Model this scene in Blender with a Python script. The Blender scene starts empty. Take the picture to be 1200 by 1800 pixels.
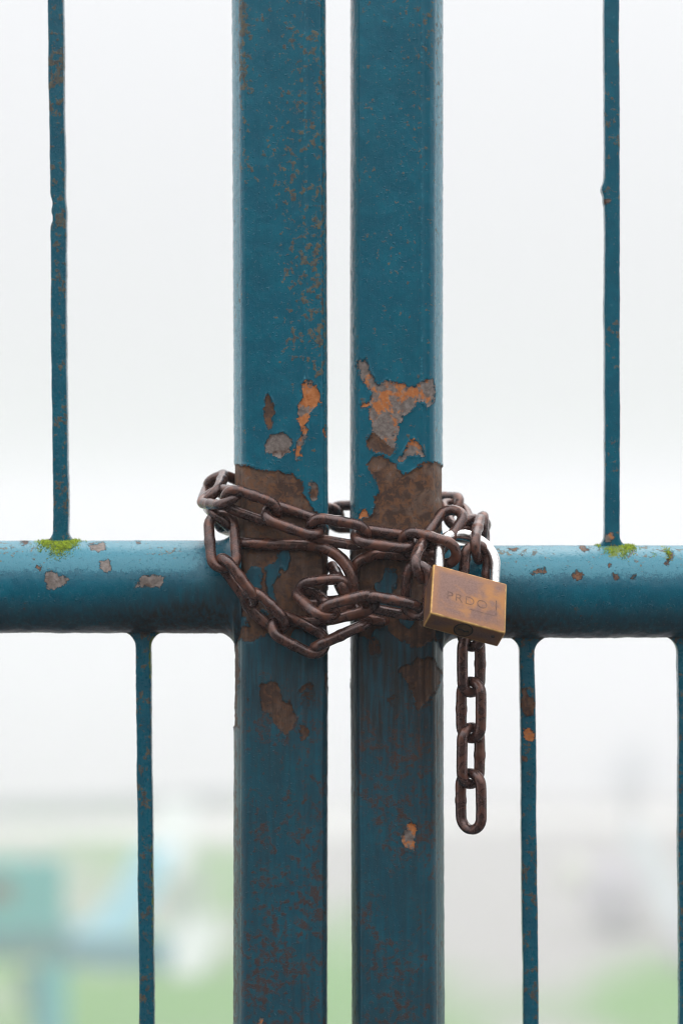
import bpy, math, random
import numpy as np
from mathutils import Vector, Matrix

sc = bpy.context.scene
rng = np.random.default_rng(7)
random.seed(7)

# ------------------------------------------------------------------ camera
EYE = 1.35            # eye height above the ground at the gate
CAMY = -1.275         # camera stands in front of the gate (gate mid plane is y = 0)
MM = 0.0003           # metres per photo pixel at the front of the posts (y = -0.025)
cam_d = bpy.data.cameras.new('camera')
cam = bpy.data.objects.new('camera', cam_d)
sc.collection.objects.link(cam)
cam.location = (0, CAMY, EYE)
cam.rotation_euler = (math.radians(90), 0, 0)
cam_d.lens = 85
cam_d.sensor_fit = 'HORIZONTAL'
cam_d.sensor_width = 85 * 0.36 / 1.25
cam_d.clip_start = 0.05
cam_d.clip_end = 2000
cam_d.dof.use_dof = True
cam_d.dof.focus_distance = 1.235
cam_d.dof.aperture_fstop = 4.0
cam_d.dof.aperture_blades = 9
sc.camera = cam

def W(px, py, y=-0.025):
    f = (y - CAMY) / 1.25
    return Vector(((px - 600) * MM * f, y, EYE - (py - 900) * MM * f))

# ------------------------------------------------------------------ sky, sun, exposure
world = bpy.data.worlds.new('World')
sc.world = world
world.use_nodes = True
wn, wl = world.node_tree.nodes, world.node_tree.links
wn.clear()
SUN_EL, SUN_ROT = math.radians(56), math.radians(24)     # behind the gate, lost in the fog
sky = wn.new('ShaderNodeTexSky')
sky.sky_type = 'NISHITA'
sky.sun_disc = False
sky.sun_elevation = SUN_EL
sky.sun_rotation = SUN_ROT
sky.air_density = 1.0
sky.dust_density = 6.0
tc = wn.new('ShaderNodeTexCoord')
sep = wn.new('ShaderNodeSeparateXYZ')
wl.new(tc.outputs['Generated'], sep.inputs[0])
mr = wn.new('ShaderNodeMapRange')            # overcast deck: brighter towards the zenith
mr.inputs['From Min'].default_value = 0.0
mr.inputs['From Max'].default_value = 1.0
mr.inputs['To Min'].default_value = 0.89
mr.inputs['To Max'].default_value = 2.9
zc_ = wn.new('ShaderNodeMath'); zc_.operation = 'MAXIMUM'; zc_.inputs[1].default_value = 0.0
wl.new(sep.outputs['Z'], zc_.inputs[0])
zp_ = wn.new('ShaderNodeMath'); zp_.operation = 'POWER'; zp_.inputs[1].default_value = 1.9
wl.new(zc_.outputs[0], zp_.inputs[0])
wl.new(zp_.outputs[0], mr.inputs['Value'])
deck = wn.new('ShaderNodeMix'); deck.data_type = 'RGBA'; deck.blend_type = 'MULTIPLY'
deck.inputs['Factor'].default_value = 1.0
deck.inputs[6].default_value = (0.968, 0.98, 1.0, 1)
wl.new(mr.outputs[0], deck.inputs[7])
bg_sky = wn.new('ShaderNodeBackground'); bg_sky.inputs['Strength'].default_value = 0.05
wl.new(sky.outputs[0], bg_sky.inputs['Color'])
bg_deck = wn.new('ShaderNodeBackground'); bg_deck.inputs['Strength'].default_value = 1.0
wl.new(deck.outputs[2], bg_deck.inputs['Color'])
mixw = wn.new('ShaderNodeMixShader'); mixw.inputs[0].default_value = 0.93   # fog and cloud hide most of the blue
wl.new(bg_sky.outputs[0], mixw.inputs[1]); wl.new(bg_deck.outputs[0], mixw.inputs[2])
wo = wn.new('ShaderNodeOutputWorld')
wl.new(mixw.outputs[0], wo.inputs['Surface'])

sun_d = bpy.data.lights.new('sun', 'SUN')
sun_d.energy = 0.5
sun_d.angle = math.radians(40)
sun_d.color = (1.0, 0.96, 0.9)
sun = bpy.data.objects.new('sun', sun_d)
sc.collection.objects.link(sun)
sd = Vector((math.sin(SUN_ROT) * math.cos(SUN_EL), math.cos(SUN_ROT) * math.cos(SUN_EL), math.sin(SUN_EL)))
sun.rotation_euler = sd.to_track_quat('Z', 'Y').to_euler()
sun.location = (0, 0, 8)

sc.view_settings.view_transform = 'Standard'
sc.view_settings.look = 'None'
sc.view_settings.gamma = 1.0
sc.view_settings.exposure = 0.03
sc.view_settings.use_curve_mapping = False
try:
    sc.cycles.use_denoising = True
    sc.cycles.max_bounces = 8
    sc.cycles.diffuse_bounces = 3
    sc.cycles.glossy_bounces = 3
    sc.cycles.volume_bounces = 2
    sc.cycles.filter_width = 1.1
except Exception:
    pass

# ------------------------------------------------------------------ numpy noise
def _hash(i, j, k, s):
    h = (i * 374761393 + j * 668265263 + k * 2147483647 + s * 1274126177) & 0xFFFFFFFF
    h = ((h ^ (h >> 13)) * 1274126177) & 0xFFFFFFFF
    h = ((h ^ (h >> 16)) * 2246822519) & 0xFFFFFFFF
    return ((h ^ (h >> 15)) & 0xFFFFFF) / float(0xFFFFFF)

def vnoise(p, scale, seed=0):
    q = np.asarray(p, dtype=np.float64) * scale + 1000.0
    i = np.floor(q).astype(np.int64)
    f = q - i
    f = f * f * (3 - 2 * f)
    out = 0
    for a in (0, 1):
        for b in (0, 1):
            for c in (0, 1):
                w = (f[:, 0] if a else 1 - f[:, 0]) * (f[:, 1] if b else 1 - f[:, 1]) * (f[:, 2] if c else 1 - f[:, 2])
                out = out + w * _hash(i[:, 0] + a, i[:, 1] + b, i[:, 2] + c, seed)
    return out * 2 - 1

def fbm(p, scale, octaves=3, seed=0):
    o, a, t = 0, 1.0, 0
    for n in range(octaves):
        o = o + a * vnoise(p, scale * 2 ** n, seed + 17 * n)
        t += a; a *= 0.5
    return o / t

def poly_sdf(x, z, poly):
    """signed distance, positive inside"""
    P = np.asarray(poly, dtype=float)
    d = np.full(x.shape, 1e9)
    inside = np.zeros(x.shape, bool)
    n = len(P)
    for a in range(n):
        x0, z0 = P[a]; x1, z1 = P[(a + 1) % n]
        ex, ez = x1 - x0, z1 - z0
        t = np.clip(((x - x0) * ex + (z - z0) * ez) / (ex * ex + ez * ez + 1e-12), 0, 1)
        d = np.minimum(d, np.hypot(x - x0 - t * ex, z - z0 - t * ez))
        cond = ((z0 <= z) & (z < z1)) | ((z1 <= z) & (z < z0))
        with np.errstate(divide='ignore', invalid='ignore'):
            xi = x0 + (z - z0) * ex / (ez if abs(ez) > 1e-12 else 1e-12)
        inside ^= cond & (x < xi)
    return np.where(inside, d, -d)

def sstep(a, b, x):
    t = np.clip((x - a) / (b - a), 0, 1)
    return t * t * (3 - 2 * t)

# ------------------------------------------------------------------ scene helpers
def link_obj(o, parent=None):
    sc.collection.objects.link(o)
    if parent is not None:
        o.parent = parent
    return o

def mesh_obj(name, verts, faces, mat, parent=None, attrs=None, smooth=True):
    me = bpy.data.meshes.new(name)
    verts = np.asarray(verts, dtype=float)
    me.from_pydata(verts.tolist(), [], faces if isinstance(faces, list) else faces.tolist())
    me.update()
    if smooth:
        me.polygons.foreach_set('use_smooth', [True] * len(me.polygons))
    if attrs:
        for k, v in attrs.items():
            a = me.attributes.new(k, 'FLOAT', 'POINT')
            a.data.foreach_set('value', np.asarray(v, dtype=np.float32))
    if mat is not None:
        me.materials.append(mat)
    return link_obj(bpy.data.objects.new(name, me), parent)

def empty(name, loc=(0, 0, 0)):
    o = bpy.data.objects.new(name, None)
    o.empty_display_size = 0.05
    o.location = loc
    return link_obj(o)

def tag(o, label=None, cat=None, group=None, kind=None):
    if label: o['label'] = label
    if cat: o['category'] = cat
    if group: o['group'] = group
    if kind: o['kind'] = kind
    return o

def grid_faces(nu, nv, close_u=True):
    """verts indexed [v*nu+u]; u around (closed), v along"""
    u = np.arange(nu if close_u else nu - 1)
    v = np.arange(nv - 1)
    U, V = np.meshgrid(u, v)
    U, V = U.ravel(), V.ravel()
    U2 = (U + 1) % nu
    return np.stack([V * nu + U, V * nu + U2, (V + 1) * nu + U2, (V + 1) * nu + U], 1)

def sweep(path, radius, nseg=14, closed=False, caps=True):
    """tube round a polyline; radius scalar or array"""
    P = np.asarray(path, float)
    n = len(P)
    R = np.broadcast_to(np.asarray(radius, float), (n,))
    if closed:
        T = np.roll(P, -1, 0) - np.roll(P, 1, 0)
    else:
        T = np.gradient(P, axis=0)
    T /= np.linalg.norm(T, axis=1)[:, None]
    nrm = np.cross(T[0], [0.3, 0.5, 0.81]); nrm /= np.linalg.norm(nrm)
    if closed:   # planar loop: use the plane normal, no twist
        c = P.mean(0)
        pn = np.cross(P[0] - c, P[n // 4] - c); pn /= np.linalg.norm(pn)
    rows = []
    for i in range(n):
        if closed:
            a = pn
        else:
            a = nrm - T[i] * np.dot(nrm, T[i]); a /= np.linalg.norm(a); nrm = a
        b = np.cross(T[i], a)
        th = np.linspace(0, 2 * np.pi, nseg, endpoint=False)
        rows.append(P[i] + R[i] * (np.cos(th)[:, None] * a + np.sin(th)[:, None] * b))
    V = np.concatenate(rows)
    F = grid_faces(nseg, n)
    F = F.tolist()
    if closed:
        o = (n - 1) * nseg
        for u in range(nseg):
            F.append([o + u, o + (u + 1) % nseg, (u + 1) % nseg, u])
    elif caps:
        F.append(list(range(nseg))[::-1]); F.append(list(range((n - 1) * nseg, n * nseg)))
    return V, F

def box_mesh(cx, cy, cz, sx, sy, sz):
    v = [(cx + a * sx / 2, cy + b * sy / 2, cz + c * sz / 2) for a in (-1, 1) for b in (-1, 1) for c in (-1, 1)]
    f = [[0, 1, 3, 2], [4, 6, 7, 5], [0, 4, 5, 1], [2, 3, 7, 6], [0, 2, 6, 4], [1, 5, 7, 3]]
    return v, f

def bevel(o, w, seg=3):
    m = o.modifiers.new('bevel', 'BEVEL'); m.width = w; m.segments = seg; m.limit_method = 'ANGLE'
    return o

# ------------------------------------------------------------------ materials
class NT:
    def __init__(self, name):
        self.m = bpy.data.materials.new(name); self.m.use_nodes = True
        self.t = self.m.node_tree; self.t.nodes.clear()
        self.out = self.t.nodes.new('ShaderNodeOutputMaterial')
        self.b = self.t.nodes.new('ShaderNodeBsdfPrincipled')
        self.t.links.new(self.b.outputs[0], self.out.inputs['Surface'])
        self.co = self.t.nodes.new('ShaderNodeTexCoord').outputs['Object']
    def l(self, a, b): self.t.links.new(a, b)
    def setin(self, sock, v):
        if hasattr(v, 'is_output'): self.l(v, sock)
        else: sock.default_value = v
    def noise(self, scale, detail=3, rough=0.55, vec=None, dist=0.0):
        n = self.t.nodes.new('ShaderNodeTexNoise')
        n.inputs['Scale'].default_value = scale; n.inputs['Detail'].default_value = detail
        n.inputs['Roughness'].default_value = rough; n.inputs['Distortion'].default_value = dist
        self.l(vec or self.co, n.inputs['Vector'])
        return n.outputs['Fac']
    def scaled(self, s):
        n = self.t.nodes.new('ShaderNodeMapping'); n.inputs['Scale'].default_value = s
        self.l(self.co, n.inputs['Vector']); return n.outputs[0]
    def attr(self, name):
        n = self.t.nodes.new('ShaderNodeAttribute'); n.attribute_name = name
        return n.outputs['Fac']
    def math(self, op, a, b=0.0, c=0.0):
        n = self.t.nodes.new('ShaderNodeMath'); n.operation = op
        for s, v in zip(n.inputs, (a, b, c)): self.setin(s, v)
        return n.outputs[0]
    def ramp(self, v, a, b, lo=0.0, hi=1.0, smooth=True):
        n = self.t.nodes.new('ShaderNodeMapRange')
        n.interpolation_type = 'SMOOTHSTEP' if smooth else 'LINEAR'
        self.setin(n.inputs['Value'], v); self.setin(n.inputs['From Min'], a); self.setin(n.inputs['From Max'], b)
        n.inputs['To Min'].default_value = lo; n.inputs['To Max'].default_value = hi
        return n.outputs[0]
    def mix(self, f, a, b):
        n = self.t.nodes.new('ShaderNodeMix'); n.data_type = 'RGBA'
        self.setin(n.inputs['Factor'], f)
        for s, v in ((n.inputs[6], a), (n.inputs[7], b)):
            if hasattr(v, 'is_output'): self.l(v, s)
            else: s.default_value = (*v, 1)
        return n.outputs[2]
    def bump(self, h, dist=0.001, strength=1.0, normal=None):
        n = self.t.nodes.new('ShaderNodeBump'); n.inputs['Distance'].default_value = dist
        n.inputs['Strength'].default_value = strength
        self.l(h, n.inputs['Height'])
        if normal is not None: self.l(normal, n.inputs['Normal'])
        return n.outputs[0]
    def done(self, color=None, rough=None, metal=None, normal=None, spec=None):
        for k, v in (('Base Color', color), ('Roughness', rough), ('Metallic', metal), ('Normal', normal), ('Specular IOR Level', spec)):
            if v is None: continue
            s = self.b.inputs[k]
            if hasattr(v, 'is_output'): self.l(v, s)
            elif k == 'Base Color': s.default_value = (*v, 1)
            else: s.default_value = v
        return self.m

def make_paint():
    n = NT('blue_gloss_paint_over_rusting_steel')
    CH = n.attr('chalk_highlight'); B = n.attr('bare'); KIND = n.attr('kind_of_bare'); SP = n.attr('speck'); ST = n.attr('stain_shade'); MO = n.attr('moss')
    n_a = n.noise(420, 4, 0.6); n_b = n.noise(1500, 3, 0.6); n_c = n.noise(95, 4, 0.6, dist=0.6)
    n_d = n.noise(26, 3); n_e = n.noise(230, 4, 0.62, dist=0.8); n_f = n.noise(2600, 2)
    streak = n.noise(1.0, 4, 0.6, vec=n.scaled((420, 420, 34)))
    # chips: smooth signed field in the mesh, edge roughened by fine noise
    t = n.math('ADD', B, n.math('MULTIPLY', n.math('SUBTRACT', n_a, 0.5), 0.95))
    t = n.math('ADD', t, n.math('MULTIPLY', n.math('SUBTRACT', n_b, 0.5), 0.5))
    bare = n.ramp(t, 0.475, 0.525)
    rim = n.math('MULTIPLY', n.ramp(t, 0.36, 0.49), n.math('SUBTRACT', 1.0, bare))
    # rust specks breaking through the paint
    thr = n.math('SUBTRACT', 0.645, n.math('MULTIPLY', SP, 0.23))
    lowf = n.ramp(ST, 0.15, 0.5, 0.22, 0.36)
    n_g = n.noise(330, 3, 0.6)
    n_mix = n.math('ADD', n.math('MULTIPLY', n_g, n.math('SUBTRACT', 1.0, lowf)), n.math('MULTIPLY', n_c, lowf))
    n_mix = n.math('ADD', n_mix, n.math('MULTIPLY', n.math('SUBTRACT', n_b, 0.5), 0.12))
    speck = n.ramp(n.math('SUBTRACT', n_mix, thr), 0.0, n.ramp(ST, 0.15, 0.5, 0.06, 0.16))
    speck = n.math('MULTIPLY', speck, n.ramp(SP, 0.02, 0.2))
    speck = n.math('MULTIPLY', speck, n.ramp(n_b, 0.25, 0.6, 0.45, 1.0))
    # paint
    paint = n.mix(n.ramp(n_c, 0.3, 0.75), (0.001, 0.114, 0.180), (0.002, 0.160, 0.236))
    paint = n.mix(n.ramp(n_d, 0.35, 0.8, 0, 0.5), paint, (0.003, 0.108, 0.160))
    paint = n.mix(n.ramp(n_f, 0.52, 0.75, 0, 0.5), paint, (0.015, 0.200, 0.265))
    chalk_highlight = n.ramp(n.math('ADD', CH, n.math('ADD', n.math('MULTIPLY', n.math('SUBTRACT', n_a, 0.5), 0.75), n.math('MULTIPLY', n.math('SUBTRACT', n_b, 0.5), 0.9))), 0.42, 0.60)
    chalk_highlight = n.math('MULTIPLY', chalk_highlight, n.ramp(CH, 0.05, 0.3))
    paint = n.mix(n.math('MULTIPLY', chalk_highlight, 0.8), paint, (0.050, 0.265, 0.350))  # pale sky highlight painted into the colour, broken up like chalking
    wash = n.math('MULTIPLY', ST, n.ramp(streak, 0.25, 0.7, 0.5, 1.0))
    paint = n.mix(n.math('MULTIPLY', wash, 0.92), paint, (0.030, 0.0195, 0.0145))
    speckcol = n.mix(n.ramp(n_a, 0.35, 0.65), (0.085, 0.050, 0.026), (0.20, 0.14, 0.058))
    speckcol = n.mix(n.ramp(ST, 0.1, 0.5), speckcol, (0.085, 0.032, 0.017))
    paint = n.mix(n.math('MULTIPLY', speck, 0.85), paint, speckcol)
    paint = n.mix(n.math('MULTIPLY', rim, 0.75), paint, (0.018, 0.020, 0.022))  # dark outline round chips: shadow of the lifted paint edge, put in colour
    # bare metal: brown rust ... grey ... orange primer
    brown = n.mix(n.ramp(n_c, 0.38, 0.62), (0.068, 0.034, 0.022), (0.165, 0.098, 0.066))
    brown = n.mix(n.ramp(n_e, 0.44, 0.64, 0, 0.85), brown, (0.215, 0.090, 0.036))
    brown = n.mix(n.ramp(n_a, 0.54, 0.70, 0, 0.7), brown, (0.050, 0.032, 0.026))
    grey = n.mix(n.ramp(n_a, 0.35, 0.7), (0.170, 0.135, 0.118), (0.300, 0.255, 0.230))
    orange = n.mix(n.ramp(n_a, 0.4, 0.7), (0.52, 0.165, 0.042), (0.62, 0.245, 0.085))
    k2 = n.math('ADD', KIND, n.math('ADD', n.math('MULTIPLY', n.math('SUBTRACT', n_c, 0.5), 0.9), n.math('MULTIPLY', n.math('SUBTRACT', n_e, 0.5), 0.35)))
    barecol = n.mix(n.ramp(k2, 0.22, 0.40), brown, grey)
    barecol = n.mix(n.ramp(k2, 0.62, 0.70), barecol, orange)
    barecol = n.mix(n.math('MULTIPLY', ST, n.ramp(n.math('SUBTRACT', streak, n.math('MULTIPLY', KIND, 0.6)), 0.1, 0.7, 0.0, 1.15)), barecol, (0.050, 0.026, 0.017))
    col = n.mix(bare, paint, barecol)
    mossm = n.ramp(n.math('ADD', MO, n.math('MULTIPLY', n.math('SUBTRACT', n_a, 0.5), 0.9)), 0.42, 0.62)
    mosscol = n.mix(n_b, (0.09, 0.10, 0.012), (0.26, 0.34, 0.02))
    col = n.mix(n.math('MULTIPLY', mossm, 0.9), col, mosscol)
    rough = n.math('ADD', 0.16, n.math('MULTIPLY', n_a, 0.16))
    notglossy = n.math('MAXIMUM', bare, n.math('MAXIMUM', n.math('MULTIPLY', speck, 0.8), n.math('MAXIMUM', n.math('MULTIPLY', wash, 0.75), mossm)))
    rough = n.math('ADD', rough, n.math('MULTIPLY', notglossy, 0.36))
    h = n.math('MULTIPLY', n.math('SUBTRACT', 1.0, bare), 0.55)
    h = n.math('ADD', h, n.math('MULTIPLY', rim, 0.15))
    h = n.math('ADD', h, n.math('MULTIPLY', n_a, 0.07))
    h = n.math('ADD', h, n.math('MULTIPLY', streak, 0.16))
    h = n.math('ADD', h, n.math('MULTIPLY', n_b, 0.13))
    h = n.math('ADD', h, n.math('MULTIPLY', n_c, 0.22))
    h = n.math('ADD', h, n.math('MULTIPLY', speck, 0.09))
    pit = n.ramp(n.noise(640, 2, 0.5), 0.64, 0.72)
    h = n.math('ADD', h, n.math('MULTIPLY', pit, 0.30))
    nrm = n.bump(h, 0.0008, 1.0)
    n.b.inputs['Coat Weight'].default_value = 0.0
    n.setin(n.b.inputs['Coat Weight'], n.math('SUBTRACT', 0.16, n.math('MULTIPLY', notglossy, 0.16)))
    n.b.inputs['Coat Roughness'].default_value = 0.2
    n.l(nrm, n.b.inputs['Coat Normal'])
    n.done(col, rough, 0.0, nrm, 0.38)
    return n.m

def make_chain_mat(name='rusty_chain_steel', warm=0.0):
    n = NT(name)
    a = n.noise(330, 4, 0.6); b = n.noise(1700, 3, 0.6); c = n.noise(60, 3, 0.5); d = n.noise(150, 4, 0.6, dist=0.7)
    col = n.mix(n.ramp(a, 0.35, 0.7), (0.060, 0.031, 0.028), (0.110, 0.058, 0.050))
    col = n.mix(n.ramp(d, 0.42 - warm, 0.74 - warm, 0, 0.8), col, (0.235, 0.078, 0.036))
    col = n.mix(n.ramp(c, 0.55, 0.75, 0, 0.6), col, (0.145, 0.060, 0.040))
    col = n.mix(n.ramp(b, 0.60, 0.8, 0, 0.6), col, (0.150, 0.110, 0.105))
    col = n.mix(n.ramp(b, 0.26, 0.40, 0.3, 0), col, (0.034, 0.020, 0.020))
    rough = n.math('ADD', 0.24, n.math('MULTIPLY', n.ramp(d, 0.45, 0.7), 0.25))
    h = n.math('ADD', n.math('MULTIPLY', a, 0.5), n.math('MULTIPLY', b, 0.35))
    n.b.inputs['Coat Weight'].default_value = 0.35
    n.b.inputs['Coat Roughness'].default_value = 0.22
    return n.done(col, rough, 0.45, n.bump(h, 0.00018, 1.0), 0.8)

def make_brass():
    n = NT('tarnished_brass')
    a = n.noise(260, 4, 0.6); b = n.noise(1800, 3, 0.65); c = n.noise(75, 3, 0.5, dist=0.5)
    s = n.t.nodes.new('ShaderNodeSeparateXYZ'); n.l(n.co, s.inputs[0])
    ax = n.math('SUBTRACT', BX / 2, n.math('ABSOLUTE', s.outputs[0]))
    ay = n.math('SUBTRACT', BY / 2, n.math('ABSOLUTE', s.outputs[1]))
    az = n.math('SUBTRACT', BZ / 2, n.math('ABSOLUTE', s.outputs[2]))
    # distance to the nearest edge: second smallest of the three distances
    lo = n.math('MINIMUM', n.math('MINIMUM', ax, ay), az)
    hi = n.math('MAXIMUM', n.math('MAXIMUM', ax, ay), az)
    tot = n.math('ADD', n.math('ADD', ax, ay), az)
    mid = n.math('SUBTRACT', n.math('SUBTRACT', tot, lo), hi)
    e = n.math('SUBTRACT', mid, n.math('MULTIPLY', n.math('SUBTRACT', a, 0.5), 0.0016))
    worn = n.ramp(e, 0.0003, 0.0010, 1.0, 0.0)
    col = n.mix(n.ramp(b, 0.3, 0.7), (0.160, 0.088, 0.070), (0.260, 0.155, 0.126))
    col = n.mix(n.ramp(c, 0.44, 0.66, 0, 0.95), col, (0.40, 0.185, 0.066))
    col = n.mix(n.ramp(e, 0.0012, 0.0055, 0.45, 0.0), col, (0.38, 0.17, 0.06))
    col = n.mix(worn, col, (0.72, 0.44, 0.155))
    rough = n.math('ADD', 0.44, n.math('MULTIPLY', n.ramp(b, 0.3, 0.7), 0.14))
    h = n.math('ADD', n.math('MULTIPLY', b, 0.4), n.math('MULTIPLY', a, 0.4))
    return n.done(col, rough, 0.62, n.bump(h, 0.00022, 1.0))

def make_simple(name, ca, cb, scale, rough=0.6, metal=0.0, bumpd=0.0):
    n = NT(name)
    f = n.noise(scale, 4, 0.6)
    col = n.mix(n.ramp(f, 0.3, 0.7), ca, cb)
    nr = n.bump(f, bumpd, 1.0) if bumpd else None
    return n.done(col, rough, metal, nr)

# ------------------------------------------------------------------ the setting: ground far below the gate
def ground_z(x, y):
    x = np.asarray(x, float); y = np.asarray(y, float)
    prof_y = np.array([-400, -12, 1.5, 6, 14, 24, 36, 46, 62, 80, 88, 130, 200, 400])
    prof_z = np.array([0.6, 0.1, 0.0, -0.9, -3.0, -5.4, -7.9, -9.0, -9.3, -9.3, -9.7, -15.5, -26.0, -29.5])
    z = np.interp(y, prof_y, prof_z)
    z = z + 0.10 * np.sin(x * 0.35 + 0.4 * y) * sstep(6, 20, y) + 0.18 * np.sin(x * 0.11 + 1.0 + 0.07 * y) * sstep(10, 30, y)
    return z

def make_ground_mat():
    n = NT('wet_grass_and_bare_soil')
    a = n.noise(0.16, 3, 0.5); b = n.noise(0.55, 4, 0.6, dist=0.4); c = n.noise(5, 4, 0.65); d = n.noise(40, 3, 0.6)
    grass = n.mix(n.ramp(c, 0.3, 0.7), (0.060, 0.220, 0.020), (0.130, 0.340, 0.040))
    grass = n.mix(n.ramp(d, 0.3, 0.8, 0, 0.6), grass, (0.14, 0.27, 0.05))
    soil = n.mix(n.ramp(c, 0.3, 0.7), (0.33, 0.29, 0.295), (0.46, 0.42, 0.425))
    col = n.mix(n.ramp(n.math('ADD', n.attr('soil'), n.math('MULTIPLY', n.math('SUBTRACT', b, 0.5), 0.5)), 0.36, 0.70), grass, soil)
    return n.done(col, 0.9, 0.0, n.bump(n.math('ADD', c, d), 0.04, 0.8))

gys = np.concatenate([np.linspace(-400, -20, 12), np.linspace(-12, 132, 140), np.linspace(140, 400, 18)])
gxs = np.concatenate([np.linspace(-400, -60, 10), np.linspace(-50, 50, 90), np.linspace(60, 400, 10)])
GX, GY = np.meshgrid(gxs, gys)
gv = np.stack([GX.ravel(), GY.ravel(), ground_z(GX, GY).ravel()], 1)
gx_, gy_ = gv[:, 0], gv[:, 1]
bump_ = lambda cx, cy, rx, ry: np.exp(-((gx_ - cx) / rx) ** 2 - ((gy_ - cy) / ry) ** 2)
soil = 0.37 + 0.45 * sstep(1.0, 4.0, gx_) * sstep(49, 58, gy_) + 0.35 * sstep(62, 70, gy_) * (gx_ > -2) + 0.6 * bump_(-3.0, 43, 0.9, 2.0) + 0.6 * bump_(-6.5, 42, 0.8, 3) \
    + 0.5 * bump_(4.2, 44.5, 0.8, 3) + 0.5 * bump_(-4.6, 43, .5, 1.2) + 0.17 * sstep(52, 64, gy_) + 0.36 * fbm(gv * np.array([1, 0.5, 1]), 0.4, 3, 77)
soil = np.where((gy_ < 8) | (gy_ > 88), 0.75, soil)
ground = mesh_obj('ground', gv, grid_faces(len(gxs), len(gys), False), make_ground_mat(), None, {'soil': np.clip(soil, 0, 1)})
tag(ground, 'foggy grass slope with patches of bare soil below the gate', kind='structure')

def strip(name, xs, yc, half, mat, lift=0.02):
    v, f = [], []
    for i, x in enumerate(xs):
        for s in (-1, -0.33, 0.33, 1):
            y = yc(x) + s * half
            v.append((x, y, float(ground_z(x, y)) + lift))
    for i in range(len(xs) - 1):
        for k in range(3):
            a = i * 4 + k
            f.append([a, a + 4, a + 5, a + 1])
    return mesh_obj(name, v, f, mat)
gravel = make_simple('pale_gravel', (0.50, 0.47, 0.46), (0.62, 0.59, 0.58), 2.0, 0.9, 0, 0.02)
path = strip('path', np.linspace(-45, 45, 60), lambda x: 80 + 0.02 * x, 3.0, gravel)
tag(path, 'pale gravel path crossing the far side of the grass in fog', kind='structure')

tar = make_simple('added_dark_asphalt', (0.030, 0.029, 0.030), (0.055, 0.053, 0.053), 60, 0.55, 0, 0.004)
vs, fs = [], []
rys = np.linspace(-11.9, 1.4, 16)
for y in rys:
    for x in np.linspace(-3.2, 3.2, 9): vs.append((x, y, float(ground_z(x, y)) + 0.012))
added_drive = mesh_obj('added_drive', vs, grid_faces(9, len(rys), False), tar)  # unseen dark surface added to keep light off the rail undersides
tag(added_drive, 'unseen dark asphalt drive, added to cut the light from below the gate', kind='structure')

BARK0 = make_simple('added_hedge_bark', (0.05, 0.04, 0.03), (0.09, 0.07, 0.055), 8, 0.9)
# unseen foliage screen added behind the camera, so the paint reflects something dark
LEAF = make_simple('added_hedge_leaves', (0.018, 0.035, 0.012), (0.045, 0.075, 0.022), 9, 0.6)
added_hedge = empty('added_hedge', (0, -5.2, float(ground_z(0, -5.2))))
tag(added_hedge, 'tall dark green hedgerow added unseen behind the camera to darken the gate front', 'added_hedge')
def hedge_rows():  # leaves and stems of the added unseen hedge
    r = np.random.default_rng(21)
    n = 26000
    x = r.uniform(-9, 9, n); y = r.uniform(-0.75, 0.75, n); h = 3.1 + 0.3 * np.sin(x * 1.3) + 0.2 * np.sin(x * 3.1 + 1)
    z = r.uniform(0.02, 1, n) * h
    c = np.stack([x, y, z], 1)
    t1 = r.normal(size=(n, 3)); t1 /= np.linalg.norm(t1, axis=1)[:, None]
    t2 = np.cross(t1, r.normal(size=(n, 3))); t2 /= np.linalg.norm(t2, axis=1)[:, None]
    s = r.uniform(0.05, 0.11, n)[:, None]
    V = np.stack([c - t1 * s, c + t2 * s * 0.6, c + t1 * s, c - t2 * s * 0.6], 1).reshape(-1, 3)
    return V, np.arange(4 * n).reshape(-1, 4)
hv_, hf_ = hedge_rows()
mesh_obj('added_hedge_foliage', hv_, hf_, LEAF, added_hedge, smooth=False)
for k, x in enumerate(np.linspace(-8.4, 8.4, 15)):
    V, F = sweep([(x, 0, -0.1), (x + 0.06, 0.04, 1.2), (x - 0.05, 0, 1.8), (x + 0.03, -0.03, 2.4)], np.array([0.07, 0.06, 0.045, 0.02]), 8)
    mesh_obj('added_hedge_stem', V, F, BARK0, added_hedge)

# ------------------------------------------------------------------ painted gate
PAINT = make_paint()
RAIL_R = 0.0249

def px_of(V):
    """photo pixel of points on the gate, used only to place the chips listed below"""
    f = (V[:, 1] - CAMY) / 1.25
    return V[:, 0] / (MM * f) + 600, (EYE - V[:, 2]) / (MM * f) + 900

def fields(V, front, polys, cuts, speck, stain_shade, moss=0.0, seed=0, wob=5.0):
    """bare field (0.5 = edge), kind, speck, stain for a vertex array in photo pixels"""
    x, z = px_of(V)
    q = np.stack([x, z, V[:, 1] * 3000], 1)
    x = x + wob * fbm(q, 0.09, 4, seed + 1) + 0.6 * wob * fbm(q, 0.3, 2, seed + 5)
    z = z + wob * fbm(q, 0.09, 4, seed + 2) + 0.6 * wob * fbm(q, 0.3, 2, seed + 6)
    bare = np.full(len(V), -40.0)
    kind = np.zeros(len(V))
    for poly, k in polys:
        s = poly_sdf(x, z, poly)
        s = np.where(front, s, -40.0)
        kind = np.where((s > -8) & (s > bare), k, kind)
        bare = np.maximum(bare, s)
    for poly in cuts:
        bare = np.minimum(bare, -poly_sdf(x, z, poly))
    b = np.clip(0.5 + bare / 16.0, 0, 1)
    return {'bare': b, 'kind_of_bare': kind, 'speck': np.broadcast_to(speck, b.shape), 'stain_shade': np.broadcast_to(stain_shade, b.shape),
            'moss': np.broadcast_to(moss, b.shape)}

def zo(poly, ox, oy, s):
    return [(ox + a / s, oy + b / s) for a, b in poly]

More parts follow.
